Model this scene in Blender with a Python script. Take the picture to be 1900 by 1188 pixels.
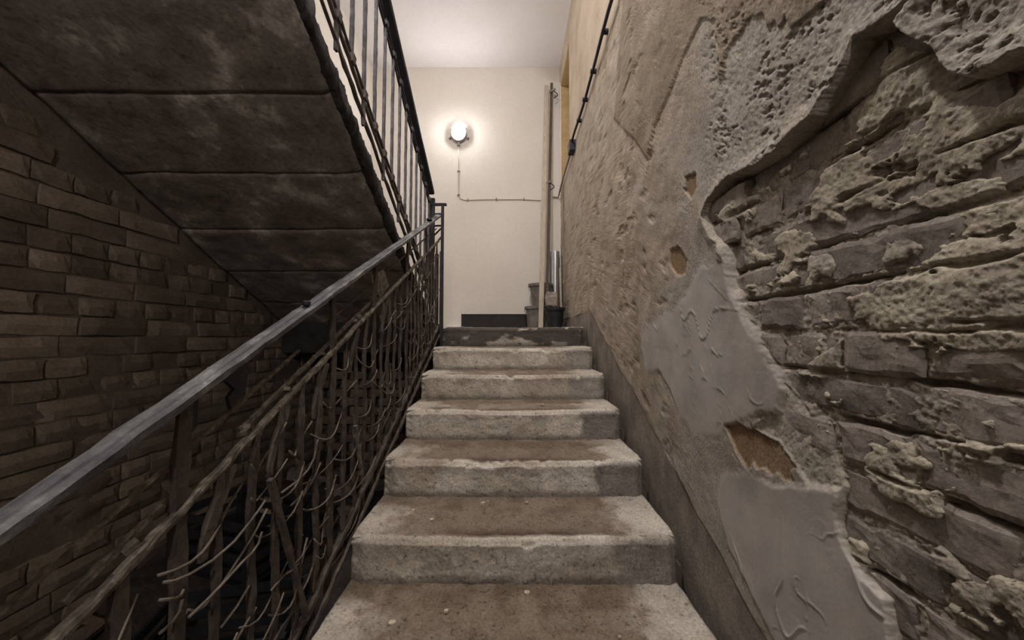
import bpy, math, random
import numpy as np
from mathutils import Vector, Matrix

# ------------------------------------------------------------------ clear
for o in list(bpy.data.objects):
    bpy.data.objects.remove(o)
scene = bpy.context.scene
COL = scene.collection

# ------------------------------------------------------------------ camera
F_PX, PITCH = 700.0, math.atan(33 / 700)
cam_d = bpy.data.cameras.new('camera')
cam_d.sensor_fit = 'HORIZONTAL'
cam_d.sensor_width = 36.0
cam_d.lens = 36.0 * F_PX / 1900.0
cam_d.clip_start = 0.02
cam = bpy.data.objects.new('camera', cam_d)
cam.rotation_euler = (math.pi / 2 + PITCH, 0, 0)
COL.objects.link(cam)
scene.camera = cam

# ------------------------------------------------------------------ world, exposure
world = bpy.data.worlds.new('world')
scene.world = world
world.use_nodes = True
world.node_tree.nodes['Background'].inputs[0].default_value = (0.02, 0.02, 0.025, 1)
world.node_tree.nodes['Background'].inputs[1].default_value = 0.3
scene.view_settings.view_transform = 'Standard'
scene.view_settings.look = 'None'
scene.view_settings.exposure = 0.22
scene.view_settings.gamma = 1.0
scene.view_settings.use_curve_mapping = False
# glowing glass strength: the wall lamp, then three unseen lamps added as fill
WALL_LAMP, STAIR_FILL, LANDING_FILL, REAR_FILL = 150.0, 800.0, 60.0, 400.0

# ------------------------------------------------------------------ measures (metres, camera eye at the origin)
XR, XL = 0.60, -1.76            # right wall, left wall
YB, YF = 4.60, -2.60            # wall behind the landing, wall behind the viewer
ZC, ZF = 3.407, -1.45           # ceiling, bottom floor
TREAD, RISE = 0.331, 0.1535     # lower flight
Y0, Z0 = 1.324, -0.681          # nosing of the step in front of the viewer
ZL = Z0 + 5 * RISE              # landing level
SX0, SX1 = -0.556, 0.565        # ends of the steps
USL = 0.51                      # slope of the upper flight

def nose(y): return Z0 + (y - Y0) * RISE / TREAD
def soff(y): return 0.607 + (1.915 - y) * USL            # underside of the upper flight

def ray(u, v):
    a, b = (u - 950) / F_PX, (594 - v) / F_PX
    c, s = math.cos(PITCH), math.sin(PITCH)
    return a, c - b * s, s + b * c
def on_x(u, v, x):
    a, y, z = ray(u, v); t = x / a
    return (t * y, t * z)
def on_y(u, v, Y):
    a, y, z = ray(u, v); t = Y / y
    return (t * a, t * z)

# ------------------------------------------------------------------ numpy noise
_rng = np.random.RandomState(7)
_T = _rng.rand(256, 256)
def vnoise(x, y, seed=0):
    x = np.asarray(x, float) + seed * 17.31; y = np.asarray(y, float) + seed * 9.77
    xi = np.floor(x).astype(int); yi = np.floor(y).astype(int)
    fx = x - xi; fy = y - yi
    fx = fx * fx * fx * (fx * (fx * 6 - 15) + 10); fy = fy * fy * fy * (fy * (fy * 6 - 15) + 10)
    a = _T[xi & 255, yi & 255]; b = _T[(xi + 1) & 255, yi & 255]
    c = _T[xi & 255, (yi + 1) & 255]; d = _T[(xi + 1) & 255, (yi + 1) & 255]
    return (a + (b - a) * fx) * (1 - fy) + (c + (d - c) * fx) * fy
def fbm(x, y, seed=0, octv=4, gain=0.5):
    s = 0; amp = 1; tot = 0
    for i in range(octv):
        s = s + amp * vnoise(x * 2 ** i, y * 2 ** i, seed + i * 3); tot += amp; amp *= gain
    return s / tot * 2 - 1
def sstep(a, b, x):
    t = np.clip((x - a) / (b - a), 0, 1)
    return t * t * (3 - 2 * t)
def poly_sd(px, py, poly):
    """signed distance, positive inside"""
    d = np.full(px.shape, 1e9); inside = np.zeros(px.shape, bool)
    n = len(poly)
    for i in range(n):
        ax, ay = poly[i]; bx, by = poly[(i + 1) % n]
        ex, ey = bx - ax, by - ay
        t = np.clip(((px - ax) * ex + (py - ay) * ey) / (ex * ex + ey * ey + 1e-12), 0, 1)
        d = np.minimum(d, (px - ax - t * ex) ** 2 + (py - ay - t * ey) ** 2)
        cond = ((ay > py) != (by > py))
        xx = ax + (py - ay) * ex / (ey if abs(ey) > 1e-12 else 1e-12)
        inside ^= cond & (px < xx)
    d = np.sqrt(d)
    return np.where(inside, d, -d)

# ------------------------------------------------------------------ materials
def lin(h):
    return tuple(((c / 255) / 12.92 if c / 255 <= 0.04045 else ((c / 255 + 0.055) / 1.055) ** 2.4) for c in h)
def material(name, stops, scale=6, detail=6, rough=0.9, bump=0.3, bscale=60, metallic=0.0, attr=None,
             stretch=(1, 1, 1), vary=0.0, bdist=0.004, fine=0.25, speck=None):
    m = bpy.data.materials.new(name); m.use_nodes = True
    nt = m.node_tree; N = nt.nodes; L = nt.links
    bs = N['Principled BSDF']; bs.inputs['Roughness'].default_value = rough; bs.inputs['Metallic'].default_value = metallic
    bs.inputs['Specular IOR Level'].default_value = 0.25
    tc = N.new('ShaderNodeTexCoord'); mp = N.new('ShaderNodeMapping'); mp.inputs['Scale'].default_value = stretch
    geo = N.new('ShaderNodeNewGeometry')
    L.new(geo.outputs['Position'], mp.inputs['Vector'])
    n1 = N.new('ShaderNodeTexNoise'); n1.inputs['Scale'].default_value = scale; n1.inputs['Detail'].default_value = detail
    n1.inputs['Roughness'].default_value = 0.62
    L.new(mp.outputs[0], n1.inputs['Vector'])
    cr = N.new('ShaderNodeValToRGB')
    while len(cr.color_ramp.elements) < len(stops): cr.color_ramp.elements.new(0.5)
    for e, (p, c) in zip(cr.color_ramp.elements, stops):
        e.position = p; e.color = (*c, 1)
    L.new(n1.outputs['Fac'], cr.inputs['Fac'])
    col = cr.outputs['Color']
    if attr:
        at = N.new('ShaderNodeAttribute'); at.attribute_name = attr
        mx = N.new('ShaderNodeMix'); mx.data_type = 'RGBA'; mx.blend_type = 'MULTIPLY'; mx.inputs[0].default_value = 1
        L.new(at.outputs['Color'], mx.inputs[6]); L.new(col, mx.inputs[7]); col = mx.outputs[2]
    if vary:
        oi = N.new('ShaderNodeObjectInfo'); mr = N.new('ShaderNodeMapRange')
        mr.inputs[3].default_value = 1 - vary; mr.inputs[4].default_value = 1 + vary
        L.new(oi.outputs['Random'], mr.inputs[0])
        mv = N.new('ShaderNodeMix'); mv.data_type = 'RGBA'; mv.blend_type = 'MULTIPLY'; mv.inputs[0].default_value = 1
        L.new(col, mv.inputs[6]); L.new(mr.outputs[0], mv.inputs[7]); col = mv.outputs[2]
    n2 = N.new('ShaderNodeTexNoise'); n2.inputs['Scale'].default_value = bscale; n2.inputs['Detail'].default_value = 8
    n2.inputs['Roughness'].default_value = 0.65
    L.new(geo.outputs['Position'], n2.inputs['Vector'])
    if fine:
        fr = N.new('ShaderNodeMapRange'); fr.inputs[1].default_value = 0.3; fr.inputs[2].default_value = 0.7
        fr.inputs[3].default_value = 1 - fine; fr.inputs[4].default_value = 1 + fine
        L.new(n2.outputs['Fac'], fr.inputs[0])
        mf = N.new('ShaderNodeMix'); mf.data_type = 'RGBA'; mf.blend_type = 'MULTIPLY'; mf.inputs[0].default_value = 1
        if attr: L.new(at.outputs['Alpha'], mf.inputs[0])
        L.new(col, mf.inputs[6]); L.new(fr.outputs[0], mf.inputs[7]); col = mf.outputs[2]
    if speck:
        n3 = N.new('ShaderNodeTexNoise'); n3.inputs['Scale'].default_value = speck[0]; n3.inputs['Detail'].default_value = 3
        L.new(geo.outputs['Position'], n3.inputs['Vector'])
        sr = N.new('ShaderNodeMapRange'); sr.inputs[1].default_value = 0.60; sr.inputs[2].default_value = 0.70
        sr.inputs[3].default_value = 1.0; sr.inputs[4].default_value = 1 - speck[1]
        L.new(n3.outputs['Fac'], sr.inputs[0])
        ms = N.new('ShaderNodeMix'); ms.data_type = 'RGBA'; ms.blend_type = 'MULTIPLY'; ms.inputs[0].default_value = 1
        if attr: L.new(at.outputs['Alpha'], ms.inputs[0])
        L.new(col, ms.inputs[6]); L.new(sr.outputs[0], ms.inputs[7]); col = ms.outputs[2]
    L.new(col, bs.inputs['Base Color'])
    if bump:
        bp = N.new('ShaderNodeBump'); bp.inputs['Strength'].default_value = bump; bp.inputs['Distance'].default_value = bdist
        if attr:
            ma = N.new('ShaderNodeMath'); ma.operation = 'MULTIPLY'; ma.inputs[1].default_value = bump
            L.new(at.outputs['Alpha'], ma.inputs[0]); L.new(ma.outputs[0], bp.inputs['Strength'])
        L.new(n2.outputs['Fac'], bp.inputs['Height']); L.new(bp.outputs[0], bs.inputs['Normal'])
    return m
def glow(name, strength, color=(1, 0.945, 0.925)):
    m = bpy.data.materials.new(name); m.use_nodes = True
    bs = m.node_tree.nodes['Principled BSDF']
    bs.inputs['Base Color'].default_value = (0.9, 0.9, 0.9, 1); bs.inputs['Roughness'].default_value = 0.3
    bs.inputs['Emission Color'].default_value = (*color, 1); bs.inputs['Emission Strength'].default_value = strength
    return m
W1 = (1.0, 1.0, 1.0)
M = dict(
    cream=material('cream_wall_paint', [(0.3, (0.68, 0.635, 0.57)), (0.7, (0.74, 0.70, 0.645))], 1.6, 5, 0.6, 0.12, 30, fine=0.05),
    white=material('white_ceiling_paint', [(0.3, (0.80, 0.77, 0.76)), (0.7, (0.84, 0.82, 0.81))], 1.2, 4, 0.8, 0.08, 30, fine=0.03),
    yellow=material('yellowed_wall_paint', [(0.3, (0.34, 0.27, 0.19)), (0.5, (0.44, 0.365, 0.28)), (0.75, (0.52, 0.45, 0.36))], 3, 6, 0.85, 0.25, 40, fine=0.1),
    ochre=material('ochre_reveal_paint', [(0.3, (0.42, 0.28, 0.13)), (0.7, (0.56, 0.42, 0.24))], 4, 6, 0.85, 0.2, 40, fine=0.1),
    rough=material('old_plaster', [(0.25, (0.78,) * 3), (0.5, (1.0,) * 3), (0.75, (1.16, 1.15, 1.12))], 9, 8, 0.95, 0.7, 130, attr='tint', bdist=0.004, fine=.3, speck=(95, .3)),
    brick=material('dusty_brick', [(0.25, (0.20, 0.165, 0.145)), (0.5, (0.265, 0.23, 0.20)), (0.6, (0.33, 0.29, 0.25)), (0.8, (0.40, 0.36, 0.30))], 9, 8, 0.95, 0.5, 130, vary=0.18, stretch=(1, 1.6, 0.7), speck=(80, .35)),
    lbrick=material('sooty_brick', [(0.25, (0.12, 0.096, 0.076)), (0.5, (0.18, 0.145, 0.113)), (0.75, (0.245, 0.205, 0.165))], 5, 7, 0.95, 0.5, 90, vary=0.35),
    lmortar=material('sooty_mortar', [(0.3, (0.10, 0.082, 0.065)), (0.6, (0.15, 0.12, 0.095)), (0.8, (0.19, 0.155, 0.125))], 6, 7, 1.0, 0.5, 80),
    stone=material('worn_step_stone', [(0.25, (0.72, 0.70, 0.66)), (0.5, (1.0, 1.0, 1.0)), (0.75, (1.15, 1.14, 1.12))], 11, 8, 0.9, 0.8, 120, attr='tint', bdist=0.005, fine=.35, speck=(70, .5)),
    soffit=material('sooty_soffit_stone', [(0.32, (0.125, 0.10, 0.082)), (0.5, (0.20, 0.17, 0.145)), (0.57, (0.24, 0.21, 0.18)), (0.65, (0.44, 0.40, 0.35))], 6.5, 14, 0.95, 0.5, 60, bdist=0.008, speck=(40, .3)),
    edge=material('tarred_step_edge', [(0.35, (0.02, 0.018, 0.017)), (0.65, (0.05, 0.045, 0.042)), (0.85, (0.12, 0.11, 0.10))], 9, 8, 0.95, 0.6, 60, bdist=0.01),
    iron=material('rusty_iron', [(0.3, (0.045, 0.036, 0.032)), (0.55, (0.085, 0.068, 0.058)), (0.8, (0.16, 0.13, 0.105))], 22, 8, 0.85, 0.6, 140, metallic=0.1),
    black=material('black_painted_iron', [(0.3, (0.012, 0.012, 0.016)), (0.7, (0.035, 0.033, 0.042))], 14, 6, 0.55, 0.3, 120, metallic=0.1),
    bluegrey=material('blue_grey_flaking_iron', [(0.3, (0.06, 0.055, 0.055)), (0.5, (0.12, 0.115, 0.13)), (0.75, (0.22, 0.21, 0.23))], 26, 8, 0.7, 0.5, 150, metallic=0.15),
    dustbar=material('paint_flaked_bar', [(0.3, (0.05, 0.042, 0.036)), (0.5, (0.13, 0.112, 0.092)), (0.7, (0.29, 0.26, 0.215))], 42, 8, 0.9, 0.6, 150),
    rail=material('worn_grey_handrail', [(0.3, (0.045, 0.045, 0.047)), (0.5, (0.10, 0.10, 0.102)), (0.6, (0.17, 0.17, 0.168)), (0.72, (0.34, 0.34, 0.33))], 26, 8, 0.55, 0.5, 130, metallic=0.15, stretch=(1, 0.35, 0.5)),
    wire=material('dusty_wire', [(0.3, (0.085, 0.07, 0.057)), (0.7, (0.19, 0.16, 0.13))], 30, 5, 0.9, 0.3, 200),
    wood=material('pale_batten_wood', [(0.3, (0.40, 0.33, 0.25)), (0.7, (0.62, 0.55, 0.46))], 8, 6, 0.8, 0.3, 60, stretch=(8, 8, 0.6), fine=0.1),
    darkwood=material('dark_batten_wood', [(0.3, (0.07, 0.05, 0.04)), (0.7, (0.15, 0.11, 0.085))], 8, 6, 0.8, 0.3, 60, stretch=(8, 8, 0.6), fine=0.1),
    plastic=material('dusty_grey_plastic', [(0.3, (0.12, 0.105, 0.095)), (0.7, (0.23, 0.205, 0.19))], 10, 5, 0.6, 0.15, 60),
    blackplastic=material('black_plastic', [(0.3, (0.012, 0.012, 0.014)), (0.7, (0.03, 0.03, 0.033))], 9, 4, 0.45, 0.1, 60),
    zinc=material('galvanised_sheet', [(0.3, (0.42, 0.44, 0.46)), (0.7, (0.58, 0.60, 0.62))], 14, 4, 0.32, 0.05, 60, metallic=0.85, fine=0.05),
    skirting=material('black_skirting', [(0.3, (0.012, 0.011, 0.011)), (0.7, (0.03, 0.028, 0.027))], 7, 5, 0.5, 0.1, 50),
    conduit=material('painted_conduit', [(0.3, (0.50, 0.45, 0.38)), (0.7, (0.60, 0.55, 0.47))], 9, 4, 0.6, 0.1, 60, fine=0.05),
    clip=material('dark_clip_metal', [(0.3, (0.16, 0.14, 0.12)), (0.7, (0.30, 0.27, 0.24))], 30, 4, 0.6, 0.1, 60),
    porcelain=material('grey_lamp_body', [(0.3, (0.36, 0.35, 0.36)), (0.7, (0.46, 0.45, 0.46))], 9, 4, 0.4, 0.05, 60, fine=0.03),
    earth=material('dark_earth', [(0.3, (0.025, 0.02, 0.017)), (0.55, (0.055, 0.045, 0.038)), (0.8, (0.11, 0.09, 0.075))], 8, 8, 1, 0.8, 50, bdist=0.02),
    rubble=material('grey_rubble', [(0.3, (0.09, 0.077, 0.07)), (0.7, (0.19, 0.17, 0.15))], 8, 7, 1, 0.5, 70, vary=0.35),
    paper=material('crumpled_paper', [(0.3, (0.20, 0.17, 0.14)), (0.7, (0.36, 0.31, 0.26))], 14, 5, 0.9, 0.4, 60),
    floor=material('landing_screed', [(0.3, (0.17, 0.15, 0.13)), (0.7, (0.28, 0.25, 0.22))], 6, 6, 0.9, 0.3, 60),
)

# ------------------------------------------------------------------ mesh helpers
def mesh_from(name, verts, faces, mat, smooth=False):
    me = bpy.data.meshes.new(name)
    me.from_pydata([tuple(v) for v in verts], [], faces)
    me.materials.append(mat)
    if smooth:
        me.polygons.foreach_set('use_smooth', [True] * len(me.polygons))
    me.update()
    return me
def link(name, me, parent=None, loc=None, rot=None):
    o = bpy.data.objects.new(name, me)
    COL.objects.link(o)
    if parent is not None: o.parent = parent
    if loc is not None: o.location = loc
    if rot is not None: o.rotation_euler = rot
    return o
def tag(o, label=None, cat=None, group=None, kind=None):
    if label: o['label'] = label
    if cat: o['category'] = cat
    if group: o['group'] = group
    if kind: o['kind'] = kind
    return o
def empty(name, loc=(0, 0, 0)):
    o = bpy.data.objects.new(name, None); COL.objects.link(o); o.location = loc
    return o
class MB:
    def __init__(self): self.v = []; self.f = []
    def add(self, vs, fs):
        b = len(self.v); self.v += [tuple(p) for p in vs]; self.f += [tuple(i + b for i in q) for q in fs]
    def box(self, x0, x1, y0, y1, z0, z1):
        self.add([(x, y, z) for z in (z0, z1) for y in (y0, y1) for x in (x0, x1)],
                 [(0, 2, 3, 1), (4, 5, 7, 6), (0, 1, 5, 4), (2, 6, 7, 3), (0, 4, 6, 2), (1, 3, 7, 5)])
        return self
    def obox(self, mat4, sx, sy, sz):
        vs = [mat4 @ Vector((x, y, z)) for z in (-sz / 2, sz / 2) for y in (-sy / 2, sy / 2) for x in (-sx / 2, sx / 2)]
        self.add(vs, [(0, 2, 3, 1), (4, 5, 7, 6), (0, 1, 5, 4), (2, 6, 7, 3), (0, 4, 6, 2), (1, 3, 7, 5)]); return self
    def sweep(self, path, section, up=(0, 0, 1), caps=True, jit=0.0, rnd=None, scale=None):
        """section: list of (side, up) offsets, swept along path"""
        n = len(section); rings = []
        for i, p in enumerate(path):
            p = Vector(p)
            a = Vector(path[max(i - 1, 0)]); b = Vector(path[min(i + 1, len(path) - 1)])
            t = (b - a).normalized()
            u = Vector(up); s = t.cross(u)
            if s.length < 1e-4: s = t.cross(Vector((0, 1, 0)))
            s.normalize(); w = s.cross(t).normalized()
            k = scale[i] if scale else 1.0
            ring = []
            for (su, sv) in section:
                q = p + s * su * k + w * sv * k
                if jit: q += Vector((rnd.uniform(-jit, jit), rnd.uniform(-jit, jit), rnd.uniform(-jit, jit)))
                ring.append(q)
            rings.append(ring)
        vs = [q for r in rings for q in r]; fs = []
        for i in range(len(path) - 1):
            for j in range(n):
                fs.append((i * n + j, i * n + (j + 1) % n, (i + 1) * n + (j + 1) % n, (i + 1) * n + j))
        if caps:
            fs.append(tuple(reversed(range(n)))); fs.append(tuple((len(path) - 1) * n + j for j in range(n)))
        self.add(vs, fs); return self
    def tube(self, path, r, n=6, **k):
        return self.sweep(path, [(r * math.cos(2 * math.pi * i / n), r * math.sin(2 * math.pi * i / n)) for i in range(n)], **k)
    def bar(self, p0, p1, w, h, segs=1, jit=0.0, rnd=None, up=(0, 0, 1)):
        p0, p1 = Vector(p0), Vector(p1)
        path = [p0.lerp(p1, i / segs) for i in range(segs + 1)]
        return self.sweep(path, [(-w / 2, -h / 2), (w / 2, -h / 2), (w / 2, h / 2), (-w / 2, h / 2)], up=up, jit=jit, rnd=rnd)
    def lathe(self, prof, n=24, mat4=None, close=True):
        m4 = mat4 or Matrix()
        vs = []
        for (r, z) in prof:
            for j in range(n):
                a = 2 * math.pi * j / n
                vs.append(m4 @ Vector((r * math.cos(a), r * math.sin(a), z)))
        fs = []
        for i in range(len(prof) - 1):
            for j in range(n):
                fs.append((i * n + j, i * n + (j + 1) % n, (i + 1) * n + (j + 1) % n, (i + 1) * n + j))
        if close:
            fs.append(tuple(reversed(range(n)))); fs.append(tuple((len(prof) - 1) * n + j for j in range(n)))
        self.add(vs, fs); return self
    def build(self, name, mat, parent=None, smooth=False, loc=None, rot=None):
        return link(name, mesh_from(name, self.v, self.f, mat, smooth), parent, loc, rot)
def grid_mesh(name, X, Y, Z, mat, tint=None, smooth=True, flip=False):
    """X, Y, Z: 2-D arrays of the vertices"""
    r, c = X.shape
    co = np.stack([X, Y, Z], -1).reshape(-1, 3).astype(np.float32)
    i = np.arange(r * c).reshape(r, c)
    q = np.stack([i[:-1, :-1], i[:-1, 1:], i[1:, 1:], i[1:, :-1]], -1).reshape(-1, 4)
    if flip: q = q[:, ::-1]
    me = bpy.data.meshes.new(name)
    me.vertices.add(len(co)); me.vertices.foreach_set('co', co.ravel())
    me.loops.add(q.size); me.loops.foreach_set('vertex_index', np.ascontiguousarray(q).ravel().astype(np.int32))
    me.polygons.add(len(q)); me.polygons.foreach_set('loop_start', np.arange(0, q.size, 4, dtype=np.int32))
    me.polygons.foreach_set('use_smooth', np.full(len(q), smooth))
    me.materials.append(mat); me.update(calc_edges=True)
    if tint is not None:
        a = me.color_attributes.new('tint', 'FLOAT_COLOR', 'POINT')
        t = tint.reshape(-1, tint.shape[-1])
        if t.shape[1] == 3: t = np.concatenate([t, np.ones((r * c, 1))], 1)
        t = t.astype(np.float32)
        a.data.foreach_set('color', t.ravel())
    return me

# ================================================================== THE SETTING
# ---- ceiling, wall behind the landing, wall behind the viewer, floors
ceil = MB().box(XL - .3, XR + .5, YF - .2, YB + .2, ZC, ZC + .15).build('ceiling', M['white'])
tag(ceil, 'plain white painted ceiling above the landing', kind='structure')

ny, nx = 60, 50
gx, gz = np.meshgrid(np.linspace(XL - .2, XR + .06, nx), np.linspace(ZL - .2, ZC + .02, ny))
gy = YB + 0.006 * fbm(gx * 1.5, gz * 1.5, 3)
wb = link('wall_back', grid_mesh('wall_back', gx, gy, gz, M['cream']))
tag(wb, 'cream painted plaster wall behind the landing, carrying the round lamp', kind='structure')
wr = MB().box(XL - .2, XR + .4, YF - .15, YF, ZF, ZC).build('wall_rear', M['white'])
tag(wr, 'white plaster wall behind the viewer', kind='structure')
fl = MB().box(XL - .1, XR + .1, YF, YB, ZF - .15, ZF).build('floor', M['earth'])
tag(fl, 'dark dirt floor at the bottom of the stairwell', kind='structure')
lw = MB().box(XL - .1, XR + .1, YB - .02, YB + .1, ZF, ZL - .2).build('wall_cellar', M['lmortar'])
tag(lw, 'dark wall under the landing', kind='structure')
ls = MB()
ls.box(XL, XR, Y0 + 6 * TREAD - .02, YB, ZL - .2, ZL)
land = ls.build('floor_landing', M['floor'])
tag(land, 'grey screed landing at the top of the worn steps', kind='structure')

lb = MB().box(XL, SX0 - .06, 2.885, Y0 + 6 * TREAD - .02, ZL - .2, ZL + .03).build('trim_1', M['edge'])
tag(lb, 'dark beam carrying the edge of the landing under the upper flight', kind='structure')

# black skirting behind the landing, starting a little right of the railing
bsx0, _ = on_y(856, 590, YB - .02); _, bsz = on_y(900, 583, YB - .02)
bb = MB(); bb.box(bsx0, XR - .02, YB - .025, YB - .004, ZL, bsz); bb.box(bsx0, XR - .02, YB - .031, YB - .004, bsz - .02, bsz - .006)
tag(bb.build('baseboard_back', M['skirting']), 'black skirting board along the foot of the cream wall', kind='structure')

# ---- right wall: upper smooth part with the recessed opening
zt = 1.875                                   # height of the cable, where the smooth upper paint begins
oy0, oy1, oz0, oz1 = 3.84, 4.52, 1.86, 3.11  # opening
wu = MB()
wu.box(XR, XR + .4, YF, oy0, zt, ZC)
wu.box(XR, XR + .4, oy1, YB + .05, zt, ZC)
wu.box(XR, XR + .4, oy0, oy1, oz1, ZC)
wu.box(XR + .005, XR + .4, oy0, oy1, zt - .2, oz0)
wru = wu.build('wall_right_upper', M['yellow'])
tag(wru, 'smooth yellowed upper wall above the black cable on the right', kind='structure')
op = MB()
op.box(XR + .33, XR + .36, oy0, oy1, oz0, oz1)
op.box(XR + .004, XR + .36, oy1 - .012, oy1 - .001, oz0, oz1 - .003)
op.box(XR + .004, XR + .36, oy0, oy1, oz1 - .014, oz1 - .002)
win = op.build('window_1', M['ochre'])
tag(win, 'deep ochre reveal of the high opening in the right wall by the corner', kind='structure')
fr = MB(); fr.box(XR - .012, XR + .01, oy1 - .006, oy1 + .035, oz0, oz1 + .03); fr.build('window_edge', M['cream'], win)

# ---- right wall: lower part, old plaster broken away from the bricks
def W(pts): return [on_x(u, v, XR) for u, v in pts]
P_MAIN = [(.40, 3.0)] + W([(1790, -90), (1690, 0), (1640, 42), (1588, 72), (1576, 110), (1548, 160), (1512, 215), (1480, 240), (1440, 282),
          (1400, 312), (1356, 328), (1335, 352), (1316, 376), (1306, 402), (1318, 428), (1340, 455), (1346, 485), (1352, 530), (1372, 562), (1388, 600),
          (1420, 640), (1446, 690), (1462, 720), (1500, 770), (1532, 830), (1562, 900), (1553, 950), (1562, 1010), (1600, 1078), (1642, 1120),
          (1655, 1188), (1680, 1300)]) + [(.50, -2.5), (7, -3.5), (7, 3.5)]
P_SLAB = W([(1735, -60), (1664, 37), (1694, 66), (1745, 107), (1768, 136), (1804, 138), (1845, 127), (1900, 98), (2040, 60), (2300, -500)])
ISLES = [W(p) for p in ([(1657, 85), (1690, 78), (1722, 108), (1724, 152), (1690, 166), (1664, 140)],
         [(1484, 470), (1520, 462), (1532, 490), (1525, 510), (1500, 514), (1484, 500)],
         [(1624, 446), (1660, 438), (1702, 455), (1690, 470), (1630, 482)],
         [(1500, 395), (1530, 388), (1550, 400), (1545, 414), (1515, 412)],
         [(1715, 370), (1760, 360), (1765, 395), (1735, 408), (1716, 398)],
         [(1775, 440), (1850, 432), (1842, 466), (1790, 480)],
         [(1855, 470), (1930, 455), (1930, 505), (1860, 500)],
         [(1470, 690), (1550, 640), (1556, 690), (1500, 702)],
         [(1775, 820), (1840, 835), (1838, 862), (1800, 855)],
         [(1720, 1020), (1770, 1050), (1790, 1070), (1740, 1062)])]
P_SMOOTH = W([(1300, 500), (1346, 485), (1352, 530), (1375, 562), (1388, 600), (1420, 645), (1446, 690), (1452, 725), (1445, 758), (1400, 770), (1350, 792),
          (1338, 812), (1290, 805), (1262, 770), (1245, 725), (1225, 690), (1200, 690), (1190, 640), (1200, 600), (1240, 585), (1280, 550)])
P_SMOOTH2 = W([(1345, 880), (1380, 878), (1440, 905), (1500, 905), (1555, 915), (1550, 950), (1562, 1010), (1600, 1078), (1642, 1120), (1655, 1188), (1690, 1320),
          (1500, 1320), (1410, 1130), (1350, 1010), (1330, 930)])
P_CREAM = W([(1440, 690), (1500, 770), (1532, 830), (1562, 900), (1558, 925), (1500, 905), (1478, 870), (1440, 820), (1400, 795), (1440, 760)])
OCHRES = [W(p) for p in ([(1345, 792), (1372, 784), (1386, 800), (1398, 796), (1440, 822), (1456, 842), (1475, 868), (1462, 874), (1474, 900), (1450, 892), (1440, 876), (1430, 884), (1416, 870), (1402, 872), (1396, 858), (1388, 874), (1368, 846)],
          [(1243, 463), (1262, 458), (1276, 482), (1272, 508), (1255, 511), (1243, 490)],
          [(1270, 330), (1290, 320), (1293, 345), (1283, 368), (1270, 356)],
          [(1392, 780), (1400, 806), (1414, 836), (1402, 822)])]
P_BROWN = W([(1160, -60), (1555, -60), (1540, 0), (1510, 22), (1482, 45), (1470, 50), (1462, 30), (1448, 52), (1442, 38), (1424, 52), (1418, 26), (1396, 26), (1372, 60),
          (1350, 92), (1336, 152), (1330, 110), (1328, 40), (1302, 32), (1266, 110), (1246, 165), (1215, 235), (1196, 330), (1205, 300), (1180, 260), (1140, 220)])
COURSE, ZJ = 0.082, 0.180 - 0.082 * 12

def brick_depth(Y, Z):
    """how far the brick faces lie behind the plaster face"""
    return .008 + .019 * sstep(.05, .22, Z) * sstep(1.2, .9, Y) + .004 * sstep(-.1, -.3, Z)

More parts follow.
